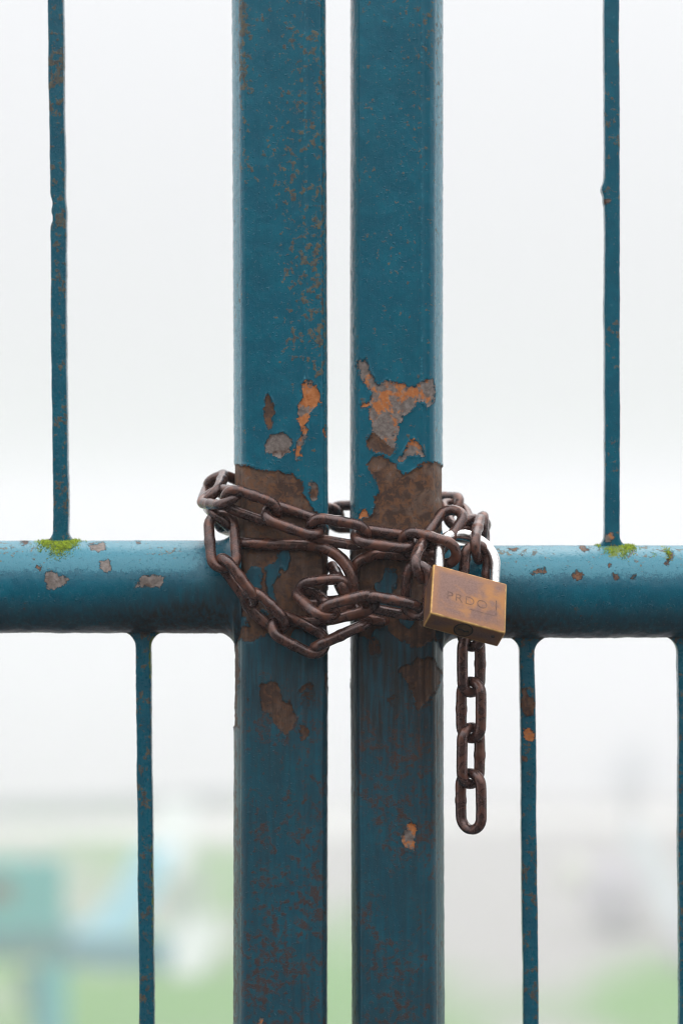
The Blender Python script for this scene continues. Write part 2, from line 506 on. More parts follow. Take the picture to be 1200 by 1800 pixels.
S2 = 1200 / 420.0
LEFT_POLYS = [
    (zo([(430,640),(460,625),(500,650),(522,690),(512,750),(470,790),(455,840),(448,900),(440,950),(405,1030),(392,1010),(402,960),(425,910),(425,850),(405,820),(415,760),(440,700)], 380, 450, S2), 0.72),
    (zo([(245,950),(275,905),(340,880),(380,930),(370,975),(330,1015),(290,1000),(245,985)], 380, 450, S2), 0.42),
    (zo([(262,690),(285,720),(285,800),(275,860),(248,860),(238,780)], 380, 450, S2), 0.0),
    (zo([(538,870),(548,870),(548,920),(538,915)], 380, 450, S2), 0.8),
    ([(405,816),(425,817),(440,822),(465,829),(490,827),(513,835),(528,845),(532,865),(545,888),(560,905),(575,930),(585,1110),(560,1120),(540,1112),(500,1125),(470,1112),(440,1130),(405,1122)], 0.12),
    (zo([(820,160),(860,150),(870,260),(845,285),(820,240)], 340, 810, 4), 0.3),
    (zo([(215,240),(300,225),(330,300),(380,335),(405,420),(350,490),(310,450),(230,370)], 380, 1120, S2), 0.10),
    (zo([(420,440),(460,460),(460,500),(430,520)], 380, 1120, S2), 0.1),
    ([(405,1120),(418,1122),(420,1180),(414,1250),(418,1280),(405,1275)], 0.0),
    ([(452,1798),(458,1790),(463,1792),(460,1801),(452,1803)], 0.6),
]
LEFT_CUTS = [zo(p, 340, 810, 4) for p in (
    [(370,770),(440,760),(490,830),(480,890),(410,890),(370,840)],
    [(520,740),(590,730),(590,800),(560,880),(590,980),(540,990),(510,880)],
    [(420,1050),(500,1040),(510,1075),(440,1085)],
    [(280,1100),(360,1090),(400,1160),(330,1180),(285,1150)])]
RIGHT_POLYS = [
    (zo([(715,520),(750,515),(765,560),(790,620),(815,650),(860,628),(900,640),(945,640),(970,665),(1010,650),(1050,620),(1085,625),(1095,690),(1085,745),(1055,755),(1040,725),(1005,735),(985,775),(945,800),(915,850),(905,905),(897,955),(905,972),(880,965),(840,930),(800,900),(775,840),(765,770),(770,705),(785,685),(755,650),(725,600),(705,550)], 380, 450, S2), 0.62),
    (zo([(905,1030),(945,985),(970,925),(1000,930),(1045,980),(1045,1005),(980,1000),(930,1030)], 380, 450, S2), 0.62),
    (zo([(725,745),(760,735),(760,748),(730,757)], 380, 450, S2), 0.8),
    (zo([(765,900),(800,880),(850,930),(905,975),(880,1000),(800,985),(760,960)], 380, 450, S2), 0.15),
    ([(656,800),(672,803),(695,817),(709,838),(733,822),(747,814),(768,814),(790,826),(790,920),(785,1130),(760,1125),(730,1140),(690,1118),(650,1125),(610,1105),(612,1000),(625,935),(640,912),(654,905),(657,878),(667,865),(662,847),(652,832),(645,817)], 0.16),
    (zo([(120,380),(155,345),(190,370),(195,410),(130,410)], 600, 810, 4), 0.78),
    (zo([(915,160),(990,120),(1065,95),(1130,170),(1120,240),(1080,290),(1015,370),(975,270)], 380, 1120, S2), 0.08),
    (zo([(975,930),(1000,940),(1005,975),(992,1010),(1000,1075),(950,1060),(930,1000),(955,970)], 380, 1120, S2), 0.66),
]
RIGHT_CUTS = [zo(p, 600, 810, 4) for p in (
    [(500,560),(550,555),(545,600),(510,640),(495,620)],
    [(60,1040),(110,1030),(110,1090),(60,1100)],
    [(380,1090),(470,1095),(500,1130),(420,1140)],
    [(240,1230),(440,1300),(400,1420),(250,1380)],
    [(180,270),(230,270),(200,400),(180,380)])]

def make_post(name, cx_pts, wpx, ridge, polys, cuts, parent, side, facets, zlo=0.03, zhi=1.93):
    """square tube post with rounded corners, built dense where it is in view"""
    zz = np.concatenate([np.linspace(zlo, 1.04, 60, endpoint=False), np.linspace(1.04, 1.66, 720, endpoint=False), np.linspace(1.66, zhi, 26)])
    hw = wpx * MM * 1.008 / 2
    hd, r = 0.025, 0.0085
    n_front = 92
    def corner(fx, fy):
        """front corner as a worn flat, rounded into both faces: quadratic blend, from the front face to the side"""
        pts = []
        for t in np.linspace(0, 1, 20):
            a_ = 0.30
            p0, p1, p2, p3 = np.array((fx * 1.35, 0.0)), np.array((fx * (1 - a_ * 0.25), 0.0)), np.array((0.0, fy * 0.80)), np.array((0.0, fy * 1.25))
            pts.append((1 - t) ** 3 * p0 + 3 * t * (1 - t) ** 2 * p1 + 3 * t * t * (1 - t) * p2 + t ** 3 * p3)
        return pts
    fl, fr = facets[0] * MM, facets[1] * MM
    prof = []
    for t in np.linspace(-hw + fl * 1.35, hw - fr * 1.35, n_front): prof.append((t, -hd))
    cr = corner(fr, fr * facets[3])
    for p in cr[1:]: prof.append((hw - p[0], -hd + p[1]))
    y_r = prof[-1][1]
    for t in np.linspace(y_r, hd - r, 22)[1:]: prof.append((hw, t))
    for a in np.linspace(0, 90, 8)[1:-1]: prof.append((hw - r + r * math.cos(math.radians(a)), hd - r + r * math.sin(math.radians(a))))
    for t in np.linspace(hw - r, -hw + r, 20): prof.append((t, hd))
    for a in np.linspace(90, 180, 8)[1:-1]: prof.append((-hw + r + r * math.cos(math.radians(a)), hd - r + r * math.sin(math.radians(a))))
    cl_ = corner(fl, fl * facets[2])
    y_l = -hd + cl_[-1][1]
    for t in np.linspace(hd - r, y_l, 22)[:-1]: prof.append((-hw, t))
    for p in cl_[::-1][:-1]: prof.append((-hw + p[0], -hd + p[1]))
    prof = np.array(prof)
    nu, nv = len(prof), len(zz)
    pyz = 900 + (EYE - zz) / (MM * 1.01)
    cxp = np.interp(pyz, [0, 900, 1800], cx_pts)
    cx = (cxp - 600) * MM * 1.01
    X = (prof[:, 0][None, :] + cx[:, None]).ravel()
    Y = np.broadcast_to(prof[:, 1], (nv, nu)).ravel().copy()
    Z = np.repeat(zz, nu)
    V = np.stack([X, Y, Z], 1)
    # outward normal of the profile
    nx = np.gradient(np.r_[prof[-1:, 1], prof[:, 1], prof[:1, 1]])[1:-1]
    ny = -np.gradient(np.r_[prof[-1:, 0], prof[:, 0], prof[:1, 0]])[1:-1]
    ln = np.hypot(nx, ny); nx, ny = nx / ln, ny / ln
    N = np.stack([np.tile(nx, nv), np.tile(ny, nv), np.zeros(nu * nv)], 1)
    front = N[:, 1] < 0.25
    x_px, z_px = px_of(V)
    sx = (X - np.repeat(cx, nu)) / hw                     # -1..1 across the post
    q = V * np.array([1, 1, 0.55])
    clump = fbm(V, 28, 3, 5)
    if side == 'left':
        speck = 0.17 + 0.22 * sstep(-0.3, 0.5, sx) * sstep(760, 600, z_px) + 0.14 * sstep(0.6, 0.85, sx) * sstep(760, 600, z_px) + 0.6 * np.exp(-((sx + 0.72) / 0.14) ** 2) * sstep(260, 120, z_px) \
            + 0.16 * sstep(-0.3, 0.2, sx) * sstep(250, 400, z_px) * sstep(760, 600, z_px)
        speck = speck + 0.30 * clump * (z_px < 800)
        stain_shade = 0.60 * sstep(890, 1000, z_px) * sstep(1330, 1130, z_px) + 0.58 * sstep(1090, 1250, z_px)  # rust wash; the band behind the chain also paints its contact shade
        low = sstep(1130, 1330, z_px)
        speck = speck + low * (0.66 + 0.50 * clump + 0.25 * fbm(V, 9, 2, 66))
        speck = speck + 0.35 * sstep(-0.86, -0.96, sx) * low
    else:
        speck = 0.18 + 0.20 * sstep(-0.2, 0.3, sx) * sstep(420, 100, z_px) + 0.12 * clump * sstep(400, 100, z_px)
        stain_shade = 0.75 * sstep(890, 1000, z_px) * sstep(1420, 1150, z_px) + 0.60 * sstep(1080, 1250, z_px)  # rust wash, with the contact shade of the chain painted in
        low = sstep(1130, 1330, z_px)
        speck = speck + low * (0.52 + 0.50 * clump + 0.25 * fbm(V, 9, 2, 67))
    speck = np.clip(speck, 0, 1); stain_shade = np.clip(stain_shade + 0.18 * fbm(V, 22, 2, 9) * sstep(900, 1100, z_px), 0, 1)
    at = fields(V, front, polys, cuts, speck, stain_shade, 0.0, 3 if side == 'left' else 11)
    isl = sstep(0.10, 0.34, fbm(V * np.array([1, 1, 0.7]), 85, 3, 123)) * sstep(915, 985, z_px) * sstep(1300, 1180, z_px)
    at['bare'] = np.clip(at['bare'] - 0.85 * isl, 0, 1)
    at['bare'] = np.maximum(at['bare'], 0.62 * sstep(0.22, 0.42, fbm(V * np.array([1, 1, 0.6]), 60, 3, 131)) * sstep(1090, 1130, z_px) * sstep(1330, 1170, z_px) * front)
    cn = 1 - np.abs(N[:, 1])
    at['chalk_highlight'] = np.clip(0.62 * sstep(0.25, 0.6, cn) * (N[:, 1] < 0) * sstep(1250, 1000, z_px) + 0.42 * np.exp(-((x_px - ridge) / 4.5) ** 2) * front * sstep(900, 700, z_px), 0, 1)  # corner and seam highlights painted in as paler colour
    # relief: uneven old paint, welded seam ridge, paint lifted off the chips
    disp = 0.00014 * fbm(q, 60, 3, 1) + 0.00005 * fbm(V, 420, 2, 2) + 0.0019 * (1 - np.clip(sx, -1, 1) ** 2) * (N[:, 1] < -0.5)
    disp = disp - 0.00050 * sstep(0.45, 0.56, at['bare']) + 0.00050 * np.exp(-((at['bare'] - 0.41) / 0.07) ** 2) * (at['bare'] > 0.02) * np.clip(0.4 + 1.4 * fbm(V, 160, 2, 91), 0, 1.6)
    rid = np.exp(-(((x_px - ridge) + 1.5 * np.sin(z_px * 0.006)) / 4.0) ** 2) * (N[:, 1] < -0.9)
    disp = disp + 0.00065 * rid
    # the flanks beyond the seam fall away a little
    edge_n = fbm(np.stack([X * 0, Y, Z], 1), 300, 3, 21) * (1 - np.abs(N[:, 1])) * 0.00022
    V = V + N * (disp + edge_n)[:, None]
    F = grid_faces(nu, nv)
    o = mesh_obj(name, V, F, PAINT, parent, at)
    # cap
    top = (nv - 1) * nu
    cap_v = V[top:top + nu]
    mesh_obj('post_cap', np.concatenate([cap_v + [0, 0, 0.0005], cap_v + [0, 0, 0.004]]), grid_faces(nu, 2).tolist() + [list(range(nu, 2 * nu))], PAINT, o,
             {k: np.full(2 * nu, d) for k, d in (('bare', 0.0), ('kind_of_bare', 0.0), ('speck', 0.4), ('stain_shade', 0.3), ('moss', 0.0))}, smooth=False)
    return o

def make_rail(name, zc, x_in, x_out, parent, polys, dense=True, side='left'):
    """round tube rail, flared into a weld fillet where it meets the post at x_in"""
    L = abs(x_out - x_in)
    nx = 520 if dense else 60
    sgn = 1 if x_out > x_in else -1
    s = np.concatenate([np.linspace(-0.004, 0.0, 3, endpoint=False), np.linspace(0, min(L, 0.20), int(nx * 0.75), endpoint=False), np.linspace(min(L, 0.20), L, int(nx * 0.25))]) if dense else np.linspace(0, L, nx)
    nu = 96 if dense else 40
    th = np.linspace(0, 2 * np.pi, nu, endpoint=False)
    S, T = np.meshgrid(s, th, indexing='ij')
    S, T = S.ravel(), T.ravel()
    R = 0.0095
    q = np.clip(S, 0, R)
    fl = R - np.sqrt(np.maximum(R * R - (R - q) ** 2, 0))
    X = x_in + sgn * S
    base = np.stack([X, RAIL_R * np.sin(T), zc + RAIL_R * np.cos(T)], 1)
    N = np.stack([0 * T, np.sin(T), np.cos(T)], 1)
    Vv = base.copy()
    Vv[:, 2] += np.sign(np.cos(T)) * np.abs(np.cos(T)) ** 0.7 * fl
    down = sstep(0.2, 1.0, -np.cos(T))
    up = sstep(0.15, 0.9, np.cos(T))
    if dense:
        disp = 0.00022 * fbm(base, 60, 3, 31) + 0.00016 * fbm(base, 330, 3, 33) + down * (0.00050 * fbm(base, 190, 3, 35) + 0.0002 * fbm(base, 50, 2, 36))
    else:
        disp = 0.0002 * fbm(base, 60, 2, 31)
    x_px, z_px = px_of(base)
    band = sstep(0.25, -0.75, np.cos(T))
    stain_shade = 0.72 * sstep(-0.05, -0.75, np.cos(T)) + 0.75 * sstep(0.085, 0.0, S) * sstep(0.45, -0.2, np.cos(T))
    stain_shade = np.clip(stain_shade + 0.2 * fbm(base, 30, 2, 40) * band, 0, 1)
    speck = 0.30 * band + 0.50 * up * sstep(-0.3, 0.4, fbm(base, 70, 2, 41)) + 0.25 * band * fbm(base, 40, 2, 42)
    at = fields(base, np.sin(T) < 0.1, polys, [], np.clip(speck, 0, 1), stain_shade, 0.0, 50, wob=2.5)
    xmoss = W(106 if sgn < 0 else 1080, 950, -0.004).x
    at['moss'] = np.clip(0.62 * np.exp(-((X - xmoss) / 0.0105) ** 2) * sstep(0.45, 0.9, np.cos(T)) + (0.55 * np.exp(-((X - W(1175, 950).x) / 0.003) ** 2) * sstep(0.5, 0.8, np.cos(T)) if sgn > 0 else 0), 0, 1) * dense
    at['chalk_highlight'] = np.clip(sstep(0.05, 0.55, np.cos(T)) * 0.72 * sstep(0.0, 0.03, S) + 0.12 * fbm(base, 60, 3, 44) * sstep(0.0, 0.4, np.cos(T)), 0, 1)  # upper side of the rail painted paler as a sky highlight
    disp = disp - 0.00030 * sstep(0.45, 0.56, at['bare']) + 0.00016 * np.exp(-((at['bare'] - 0.40) / 0.06) ** 2) * (at['bare'] > 0.02)
    Vv = Vv + N * disp[:, None]
    F = grid_faces(nu, len(s)).tolist()
    F.append(list(range(nu))); F.append(list(range((len(s) - 1) * nu, len(s) * nu)))
    return mesh_obj(name, Vv, F, PAINT, parent, at)

def make_bar(name, x_top, z_top, x_bot, z_bot, parent, flare_top=0.0, flare_bot=0.0, zt_face=None, zb_face=None, polys=(), seed=0, moss=0.0, dense=True, notch=None, speckv=0.25, stainv=0.1):
    n = int(abs(z_top - z_bot) / (0.0011 if dense else 0.01)) + 2
    zz = np.linspace(z_bot, z_top, n)
    hw, hd, r = 0.00405, 0.0046, 0.0013
    prof = []
    for (cx, cy, a0) in ((hw - r, -hd + r, -90), (hw - r, hd - r, 0), (-hw + r, hd - r, 90), (-hw + r, -hd + r, 180)):
        for a in np.linspace(a0, a0 + 90, 5):
            prof.append((cx + r * math.cos(math.radians(a)), cy + r * math.sin(math.radians(a))))
    P = []
    for i in range(len(prof)):
        a, b = np.array(prof[i]), np.array(prof[(i + 1) % len(prof)])
        k = 5 if np.linalg.norm(b - a) > 0.003 else 1
        for t in range(k): P.append(a + (b - a) * t / k)
    prof = np.array(P)
    nu = len(prof)
    t = (zz - z_bot) / (z_top - z_bot)
    cx = x_bot + (x_top - x_bot) * t + 0.00025 * fbm(np.stack([zz * 0, zz * 0, zz], 1), 30, 2, seed)
    wide = np.zeros(n)
    for R, zf in ((flare_top, zt_face), (flare_bot, zb_face)):
        if R > 0:
            d = np.clip(np.abs(zz - zf), 0, R)
            beyond = (zz > zf) if zf == zt_face else (zz < zf)
            d = np.where(beyond, 0, d)
            wide = np.maximum(wide, R - np.sqrt(np.maximum(R * R - (R - d) ** 2, 0)))
    X = (cx[:, None] + prof[:, 0][None, :] * (1 + wide / hw)[:, None]).ravel()
    Y = np.repeat(prof[:, 1][None, :], n, 0).ravel()
    Z = np.repeat(zz, nu)
    V = np.stack([X, Y, Z], 1)
    side = np.tile(np.sign(prof[:, 0]) * (np.abs(prof[:, 0]) > hw * 0.8), n)
    frontness = np.tile(prof[:, 1] < 0, n)
    q = np.stack([side * 0.5, 0 * Z, Z], 1)
    d = 0.00034 * fbm(q, 48, 5, seed + 3) + 0.00012 * fbm(V, 420, 2, seed + 4)
    if notch is not None:
        for zn, dep, wd, sd_ in notch:
            d = d - dep * np.exp(-((Z - zn) / wd) ** 2) * (side == sd_)
    weld = sstep(0.0, 0.004, np.repeat(wide, nu))
    d = d + weld * 0.00055 * fbm(V, 260, 3, seed + 12)
    V[:, 0] += side * d
    V[:, 1] += np.where(np.abs(side) < 0.5, np.sign(Y) * 0.5 * d, 0)
    cl = fbm(V, 45, 2, seed + 7)
    speck = np.clip(speckv + 0.10 + 0.45 * cl + 0.35 * weld, 0, 1)
    ms = np.clip(moss * (0.55 + 0.8 * fbm(np.stack([0 * Z, 0 * Z, Z], 1), 25, 2, seed + 9)) * (side > 0.5), 0, 1)
    at = fields(V, frontness, list(polys), [], speck, np.full(len(V), stainv), ms, seed + 60, wob=2.0)
    F = grid_faces(nu, n).tolist()
    F.append(list(range(nu))[::-1]); F.append(list(range((n - 1) * nu, n * nu)))
    return mesh_obj(name, V, F, PAINT, parent, at)

# --- left leaf
zL = W(600, 1031.5, 0.0).z
zR = W(600, 1040.0, 0.0).z
Z_TOP, Z_LOW = 1.84, 0.14
left = empty('gate_leaf', (W(492, 900).x, 0, 0)); right = empty('gate_leaf', (W(698, 900).x, 0, 0))
tag(left, 'left leaf of the blue painted steel gate, with large loop reaching over the gap', 'gate', 'two leaves of the chained gate')
tag(right, 'right leaf of the blue painted steel gate, with big orange paint chip above the chain', 'gate', 'two leaves of the chained gate')

# parts are modelled in world coordinates and shifted into their leaf's own frame
def adopt(o, leaf):
    o.matrix_parent_inverse = Matrix.Translation(-leaf.location)
    return o

LP = make_post('post', [489.0, 493.5, 491.5], 166, 536, LEFT_POLYS, LEFT_CUTS, left, 'left', (20, 8, 2.6, 2.6)); adopt(LP, left)
RP = make_post('post', [698.0, 697.0, 700.5], 164, 741, RIGHT_POLYS, RIGHT_CUTS, right, 'right', (13, 21, 4.4, 2.6)); adopt(RP, right)

RAIL_L_POLYS = [(zo(p, 0, 860, 1200 / 380), 0.40) for p in (
    [(250,460),(290,450),(330,480),(385,492),(350,530),(300,560),(262,545)],
    [(488,305),(580,298),(585,330),(545,345),(500,330)],
    [(550,400),(615,395),(612,450),(590,465),(553,440)],
    [(750,540),(790,482),(850,478),(912,488),(890,535),(830,545)])] + [
    (zo([(120,290),(155,290),(150,305),(125,303)], 0, 860, 1200 / 380), 0.0),
    (zo([(200,425),(230,430),(225,450),(200,445)], 0, 860, 1200 / 380), 0.0),
    (zo([(755,288),(780,286),(778,296),(760,297)], 0, 860, 1200 / 380), 0.0)]
RAIL_R_POLYS = [(zo(p, 880, 860, 1200 / 320), k) for p, k in (
    ([(195,545),(240,540),(285,518),(300,545),(240,565),(210,560)], 0.15),
    ([(470,560),(500,540),(540,560),(540,590),(500,600),(475,585)], 0.05),
    ([(515,368),(545,372),(572,405),(555,410),(530,395)], 0.0),
    ([(740,565),(775,562),(780,595),(745,600)], 0.05),
    ([(50,395),(100,388),(110,405),(80,412)], 0.0),
    ([(710,490),(730,490),(728,512),(710,510)], 0.05),
    ([(850,575),(890,570),(885,592),(855,592)], 0.05),
    ([(1080,410),(1130,415),(1135,450),(1090,500),(1075,490),(1110,450)], 0.0))]
xl_in, xr_in = W(412, 900, -0.015).x, W(778, 900, -0.015).x
XOUT = 0.62
for leaf, xin, sg, zc, polys in ((left, xl_in, -1, zL, RAIL_L_POLYS), (right, xr_in, 1, zR, RAIL_R_POLYS)):
    adopt(make_rail('rail', zc, xin, sg * XOUT, leaf, polys, True), leaf)
    adopt(make_rail('rail', Z_TOP, xin, sg * XOUT, leaf, [], False), leaf)
    adopt(make_rail('rail', Z_LOW, xin, sg * XOUT, leaf, [], False), leaf)
    # hinge stile at the far side of the leaf
    V, F = sweep([(sg * (XOUT + 0.022), 0, z) for z in np.linspace(0.03, 1.93, 12)], 0.0255, 32)
    adopt(mesh_obj('hinge_post', V, F, PAINT, leaf, {k: np.full(len(V), d) for k, d in (('bare', 0.0), ('kind_of_bare', 0.0), ('speck', 0.3), ('stain_shade', 0.1), ('moss', 0.0))}), leaf)

def upper_bar(leaf, pxt, pxb, zc, **k):
    zt = Z_TOP
    y = -0.004
    x0, x1 = W(pxt, 0, y).x, W(pxb, 950, y).x
    slope = (x0 - x1) / (W(0, 0, y).z - W(0, 950, y).z)
    zf = zc + RAIL_R
    zb = zc + RAIL_R * 0.6
    xb = x1 + slope * (zb - W(0, 950, y).z); xt = x1 + slope * (zt - W(0, 950, y).z)
    adopt(make_bar('bar', xt, zt, xb, zb, leaf, flare_bot=0.0062, zb_face=zf - 0.0008, **k), leaf)
def lower_bar(leaf, pxt, pxb, zc, **k):
    y = -0.004
    x0, x1 = W(pxt, 1130, y).x, W(pxb, 1800, y).x
    slope = (x0 - x1) / (W(0, 1130, y).z - W(0, 1800, y).z)
    zf = zc - RAIL_R
    zt = zc - RAIL_R * 0.6
    xt = x1 + slope * (zt - W(0, 1800, y).z); xb = x1 + slope * (Z_LOW - W(0, 1800, y).z)
    adopt(make_bar('bar', xt, zt, xb, Z_LOW, leaf, flare_top=0.0085, zt_face=zf + 0.0008, **k), leaf)

def zpx(py): return W(600, py, -0.004).z
upper_bar(left, 97.5, 106.5, zL, seed=101, notch=[(zpx(356), 0.0011, 0.0032, -1), (zpx(383), 0.0014, 0.0028, -1), (zpx(372), -0.0003, 0.004, 1)], speckv=0.34, stainv=0.12)
upper_bar(right, 1075.5, 1076.5, zR, seed=202, notch=[(zpx(331), -0.0016, 0.0035, -1), (zpx(352), -0.0005, 0.002, -1)], speckv=0.16, stainv=0.05,
          polys=[(zo([(680,320),(700,295),(735,292),(742,320),(725,350),(690,345)], 880, 860, 3.75), 0.66), ([(1061,350),(1071,349),(1071,358),(1062,360)], 0.3)])
lower_bar(left, 252.0, 257.5, zL, seed=303, moss=1.0, speckv=0.36, stainv=0.2)
lower_bar(right, 926.5, 933.5, zR, seed=404, speckv=0.40, stainv=0.22,
          polys=[(zo(p, 770, 1100, 4.5), k) for p, k in (
              ([(660,500),(690,495),(705,560),(765,580),(770,640),(745,710),(690,720),(655,640)], 0.06),
              ([(675,815),(715,805),(765,860),(765,900),(710,915),(680,880)], 0.78), ([(660,1030),(705,1035),(700,1075),(660,1065)], 0.2))])
lower_bar(right, 1205.0, 1207.0, zR, seed=505, moss=0.9, speckv=0.4, stainv=0.2)
for i, (leaf, fn, a, zc) in enumerate(((left, lower_bar, -48, zL), (left, upper_bar, -165, zL), (left, lower_bar, -300, zL), (right, upper_bar, 1347, zR), (right, lower_bar, 1478, zR))):
    fn(leaf, a, a, zc, seed=600 + 10 * i, dense=False)

# --- hasp loops welded to the posts
CHAIN = make_chain_mat('rusty_chain_steel')
HASP = make_chain_mat('rusty_hasp_steel', 0.06)
def smooth_path(ctrl, n=90):
    C = np.array([tuple(c) for c in ctrl], float)
    t = np.r_[0, np.cumsum(np.linalg.norm(np.diff(C, axis=0), axis=1))]
    out = []
    m = len(C)
    for u in np.linspace(0, t[-1], n):
        i = min(max(np.searchsorted(t, u) - 1, 0), m - 2)
        p0, p1, p2, p3 = C[max(i - 1, 0)], C[i], C[i + 1], C[min(i + 2, m - 1)]
        w = (u - t[i]) / (t[i + 1] - t[i])
        out.append(0.5 * ((2 * p1) + (-p0 + p2) * w + (2 * p0 - 5 * p1 + 4 * p2 - p3) * w * w + (-p0 + 3 * p1 - 3 * p2 + p3) * w ** 3))
    return np.array(out)
def rod(name, ctrl, r, mat, parent, n=110, seg=18, seed=0, amp=0.00018):
    P = smooth_path(ctrl, n)
    V, F = sweep(P, r, seg)
    d = amp * fbm(V, 180, 3, seed) + amp * 0.6 * fbm(V, 700, 2, seed + 1)
    c = np.repeat(P, seg, 0)
    nrm = (V - c) / r
    return mesh_obj(name, V + nrm * d[:, None], F, mat, parent)
yl = -0.0275
adopt(rod('hasp_loop', [W(418, 954, -0.0225), W(440, 955, yl), W(480, 957, yl), W(520, 957, yl), W(552, 959, yl - 0.001), W(580, 968, yl - 0.003), W(602, 985, yl - 0.004), W(616, 1008, yl - 0.005), W(621, 1034, yl - 0.005),
          W(615, 1060, yl - 0.004), W(600, 1079, yl - 0.003), W(578, 1089, yl - 0.002), W(545, 1092, yl), W(515, 1092, yl), W(500, 1091, -0.0215)], 0.0032, HASP, left, seed=71), left)
adopt(rod('hasp_loop', [W(722, 977, yl), W(700, 976, yl), W(672, 974, yl), W(648, 978, yl), W(628, 990, yl), W(617, 1012, yl + 0.002), W(614, 1035, yl + 0.003), W(618, 1058, yl + 0.002), W(632, 1078, yl), W(650, 1088, yl), W(668, 1091, yl), W(682, 1092, -0.0215)], 0.0031, HASP, right, seed=81), right)

# ------------------------------------------------------------------ the chain
chain = empty('chain', W(700, 930, -0.033))
tag(chain, 'rusty brown steel chain wrapped round both gate posts, its tail hanging below the padlock', 'chain')
PXM = 1 / MM
D_W = 19.3 * MM          # wire
W_L = 63.0 * MM          # outside width of a link
link_count = 0
def add_link(j0, j1, tilt, ext=1.0):
    """one link between two joints (contact points); tilt = turn about its length, degrees"""
    global link_count
    link_count += 1
    a, b = np.array(tuple(j0)), np.array(tuple(j1))
    d = b - a; pitch = np.linalg.norm(d); d = d / pitch
    view = np.array([0, -1.0, 0])                       # towards the photographer's side of the gate
    perp = np.cross(view, d); 
    if np.linalg.norm(perp) < 0.15: perp = np.array([1.0, 0, 0])
    perp = perp - d * np.dot(perp, d); perp /= np.linalg.norm(perp)
    perp = -perp
    # perp: left-hand side of the link in the picture plane; out: towards the viewer
    if d[0] * 1 > 0 and perp[2] < 0 and abs(d[0]) >= abs(d[2]): perp = -perp
    out = np.cross(d, perp)
    if out[1] > 0: out = -out
    t = math.radians(tilt)
    wv = perp * math.cos(t) + out * math.sin(t)
    lc = pitch + D_W
    wc = W_L - D_W
    rr = wc / 2
    st = max(lc - wc, 0.002) / 2
    pts, rad = [], []
    c = (a + b) / 2
    bump_side = 1 if link_count % 2 else -1
    def add(u, v, rmul=1.0):
        pts.append(c + d * u + wv * v); rad.append(D_W / 2 * rmul)
    ns, na = 11, 15
    for sgn in (1, -1):
        for u in np.linspace(-st * sgn, st * sgn, ns, endpoint=False):
            g = math.exp(-((u / 0.0016) ** 2)) if sgn == bump_side else 0.0
            bow = 0.02 * rr * math.cos(u / max(st, 1e-4) * 1.4)
            add(u, sgn * (rr + bow), 1 + 0.13 * g)
        for k in np.linspace(0, math.pi, na, endpoint=False):
            wear = 0.93 + 0.07 * abs(math.cos(k))
            add(sgn * (st + rr * math.sin(k)), sgn * rr * math.cos(k), wear)
    V, F = sweep(pts, rad, 16, closed=True)
    cc = np.repeat(np.array(pts), 16, 0)
    nr = V - cc; nr /= np.linalg.norm(nr, axis=1)[:, None]
    dd = 0.00009 * fbm(V, 220, 2, link_count) + 0.00003 * fbm(V, 900, 2, link_count + 3)
    V = V + nr * dd[:, None]
    o = mesh_obj('link', V, F, CHAIN, chain)
    o.matrix_parent_inverse = Matrix.Translation(-chain.location)
    return o

def strand(joints, tilts):
    J = [W(x, y, d / 1000.0) for x, y, d in joints]
    for i, t in enumerate(tilts):
        add_link(J[i], J[i + 1], t)

# upper strand, from the padlock round the left post
strand([(792, 974, -40), (716, 953, -34), (634, 942, -33.5), (554, 928, -33), (477, 901, -33), (405, 876, -33)], [28, -58, 33, -47, 37])
strand([(405, 876, -33), (369, 872, -12), (379, 845, 10), (438, 872, 33), (510, 898, 35), (588, 909, 36), (666, 907, 35), (745, 890, 34)], [-50, 55, 40, -45, 45, -20, 45])
strand([(745, 890, 34), (797, 890, 15), (812, 926, -4)], [-40, 35])
# right side: down to the lock and the hanging tail
strand([(812, 926, -4), (842, 935, 14), (848, 928, -10), (838, 968, -31), (833, 1048, -33), (828, 1127.5, -33), (828, 1208, -33), (827.5, 1288.5, -33), (827, 1369, -33), (828, 1449, -33)],
       [30, 85, 60, 20, -45, 43, -43, 43, -40])
# second branch: behind the lock, over to the left loop
strand([(797, 904, -21), (755, 965, -34), (737, 1003, -53), (730, 1073, -46), (650, 1058, -43), (574, 1078, -45), (536, 1042, -31), (603, 1036, -33), (590, 1012, -11)], [-35, 40, -30, 60, 50, -55, 30, 80])
# lower strand round the left side
strand([(470, 925, 44), (404, 915, 27), (381, 906, 2), (388, 913, -24), (394, 990, -33), (440, 1051, -34), (490, 1098, -34), (561, 1134, -34), (637, 1099, -35)], [45, -40, 80, 8, -68, 45, -28, 88])

# ------------------------------------------------------------------ padlock
BX, BY, BZ = 0.0405, 0.0118, 0.0340
BRASS = make_brass()
ex = Vector((130, 24, -36)).normalized()
ez = Vector((8, 79.6, 82)); ez = (ez - ex * ez.dot(ex)).normalized()
ey = ez.cross(ex).normalized()
front_c = W(824.5, 1051.5, -0.066)
body_c = front_c + ey * (BY / 2)
pad = empty('padlock')
pad.matrix_world = Matrix(((ex.x, ey.x, ez.x, body_c.x), (ex.y, ey.y, ez.y, body_c.y), (ex.z, ey.z, ez.z, body_c.z), (0, 0, 0, 1)))
tag(pad, 'tarnished brass padlock with bright steel shackle hanging tilted from the rusty chain', 'padlock')
v, f = box_mesh(0, 0, 0, BX, BY, BZ)
body = mesh_obj('body', v, f, BRASS, pad, smooth=True)
bevel(body, 0.0009, 4)
STEEL = make_simple('bright_plated_shackle_steel', (0.72, 0.70, 0.69), (0.88, 0.86, 0.84), 300, 0.24, 1.0, 0.0001)
sp = 0.0155
shp = [(-sp, 0, BZ / 2 - 0.004)] + [(-sp, 0, BZ / 2 + t) for t in np.linspace(0, 0.0165, 8)]
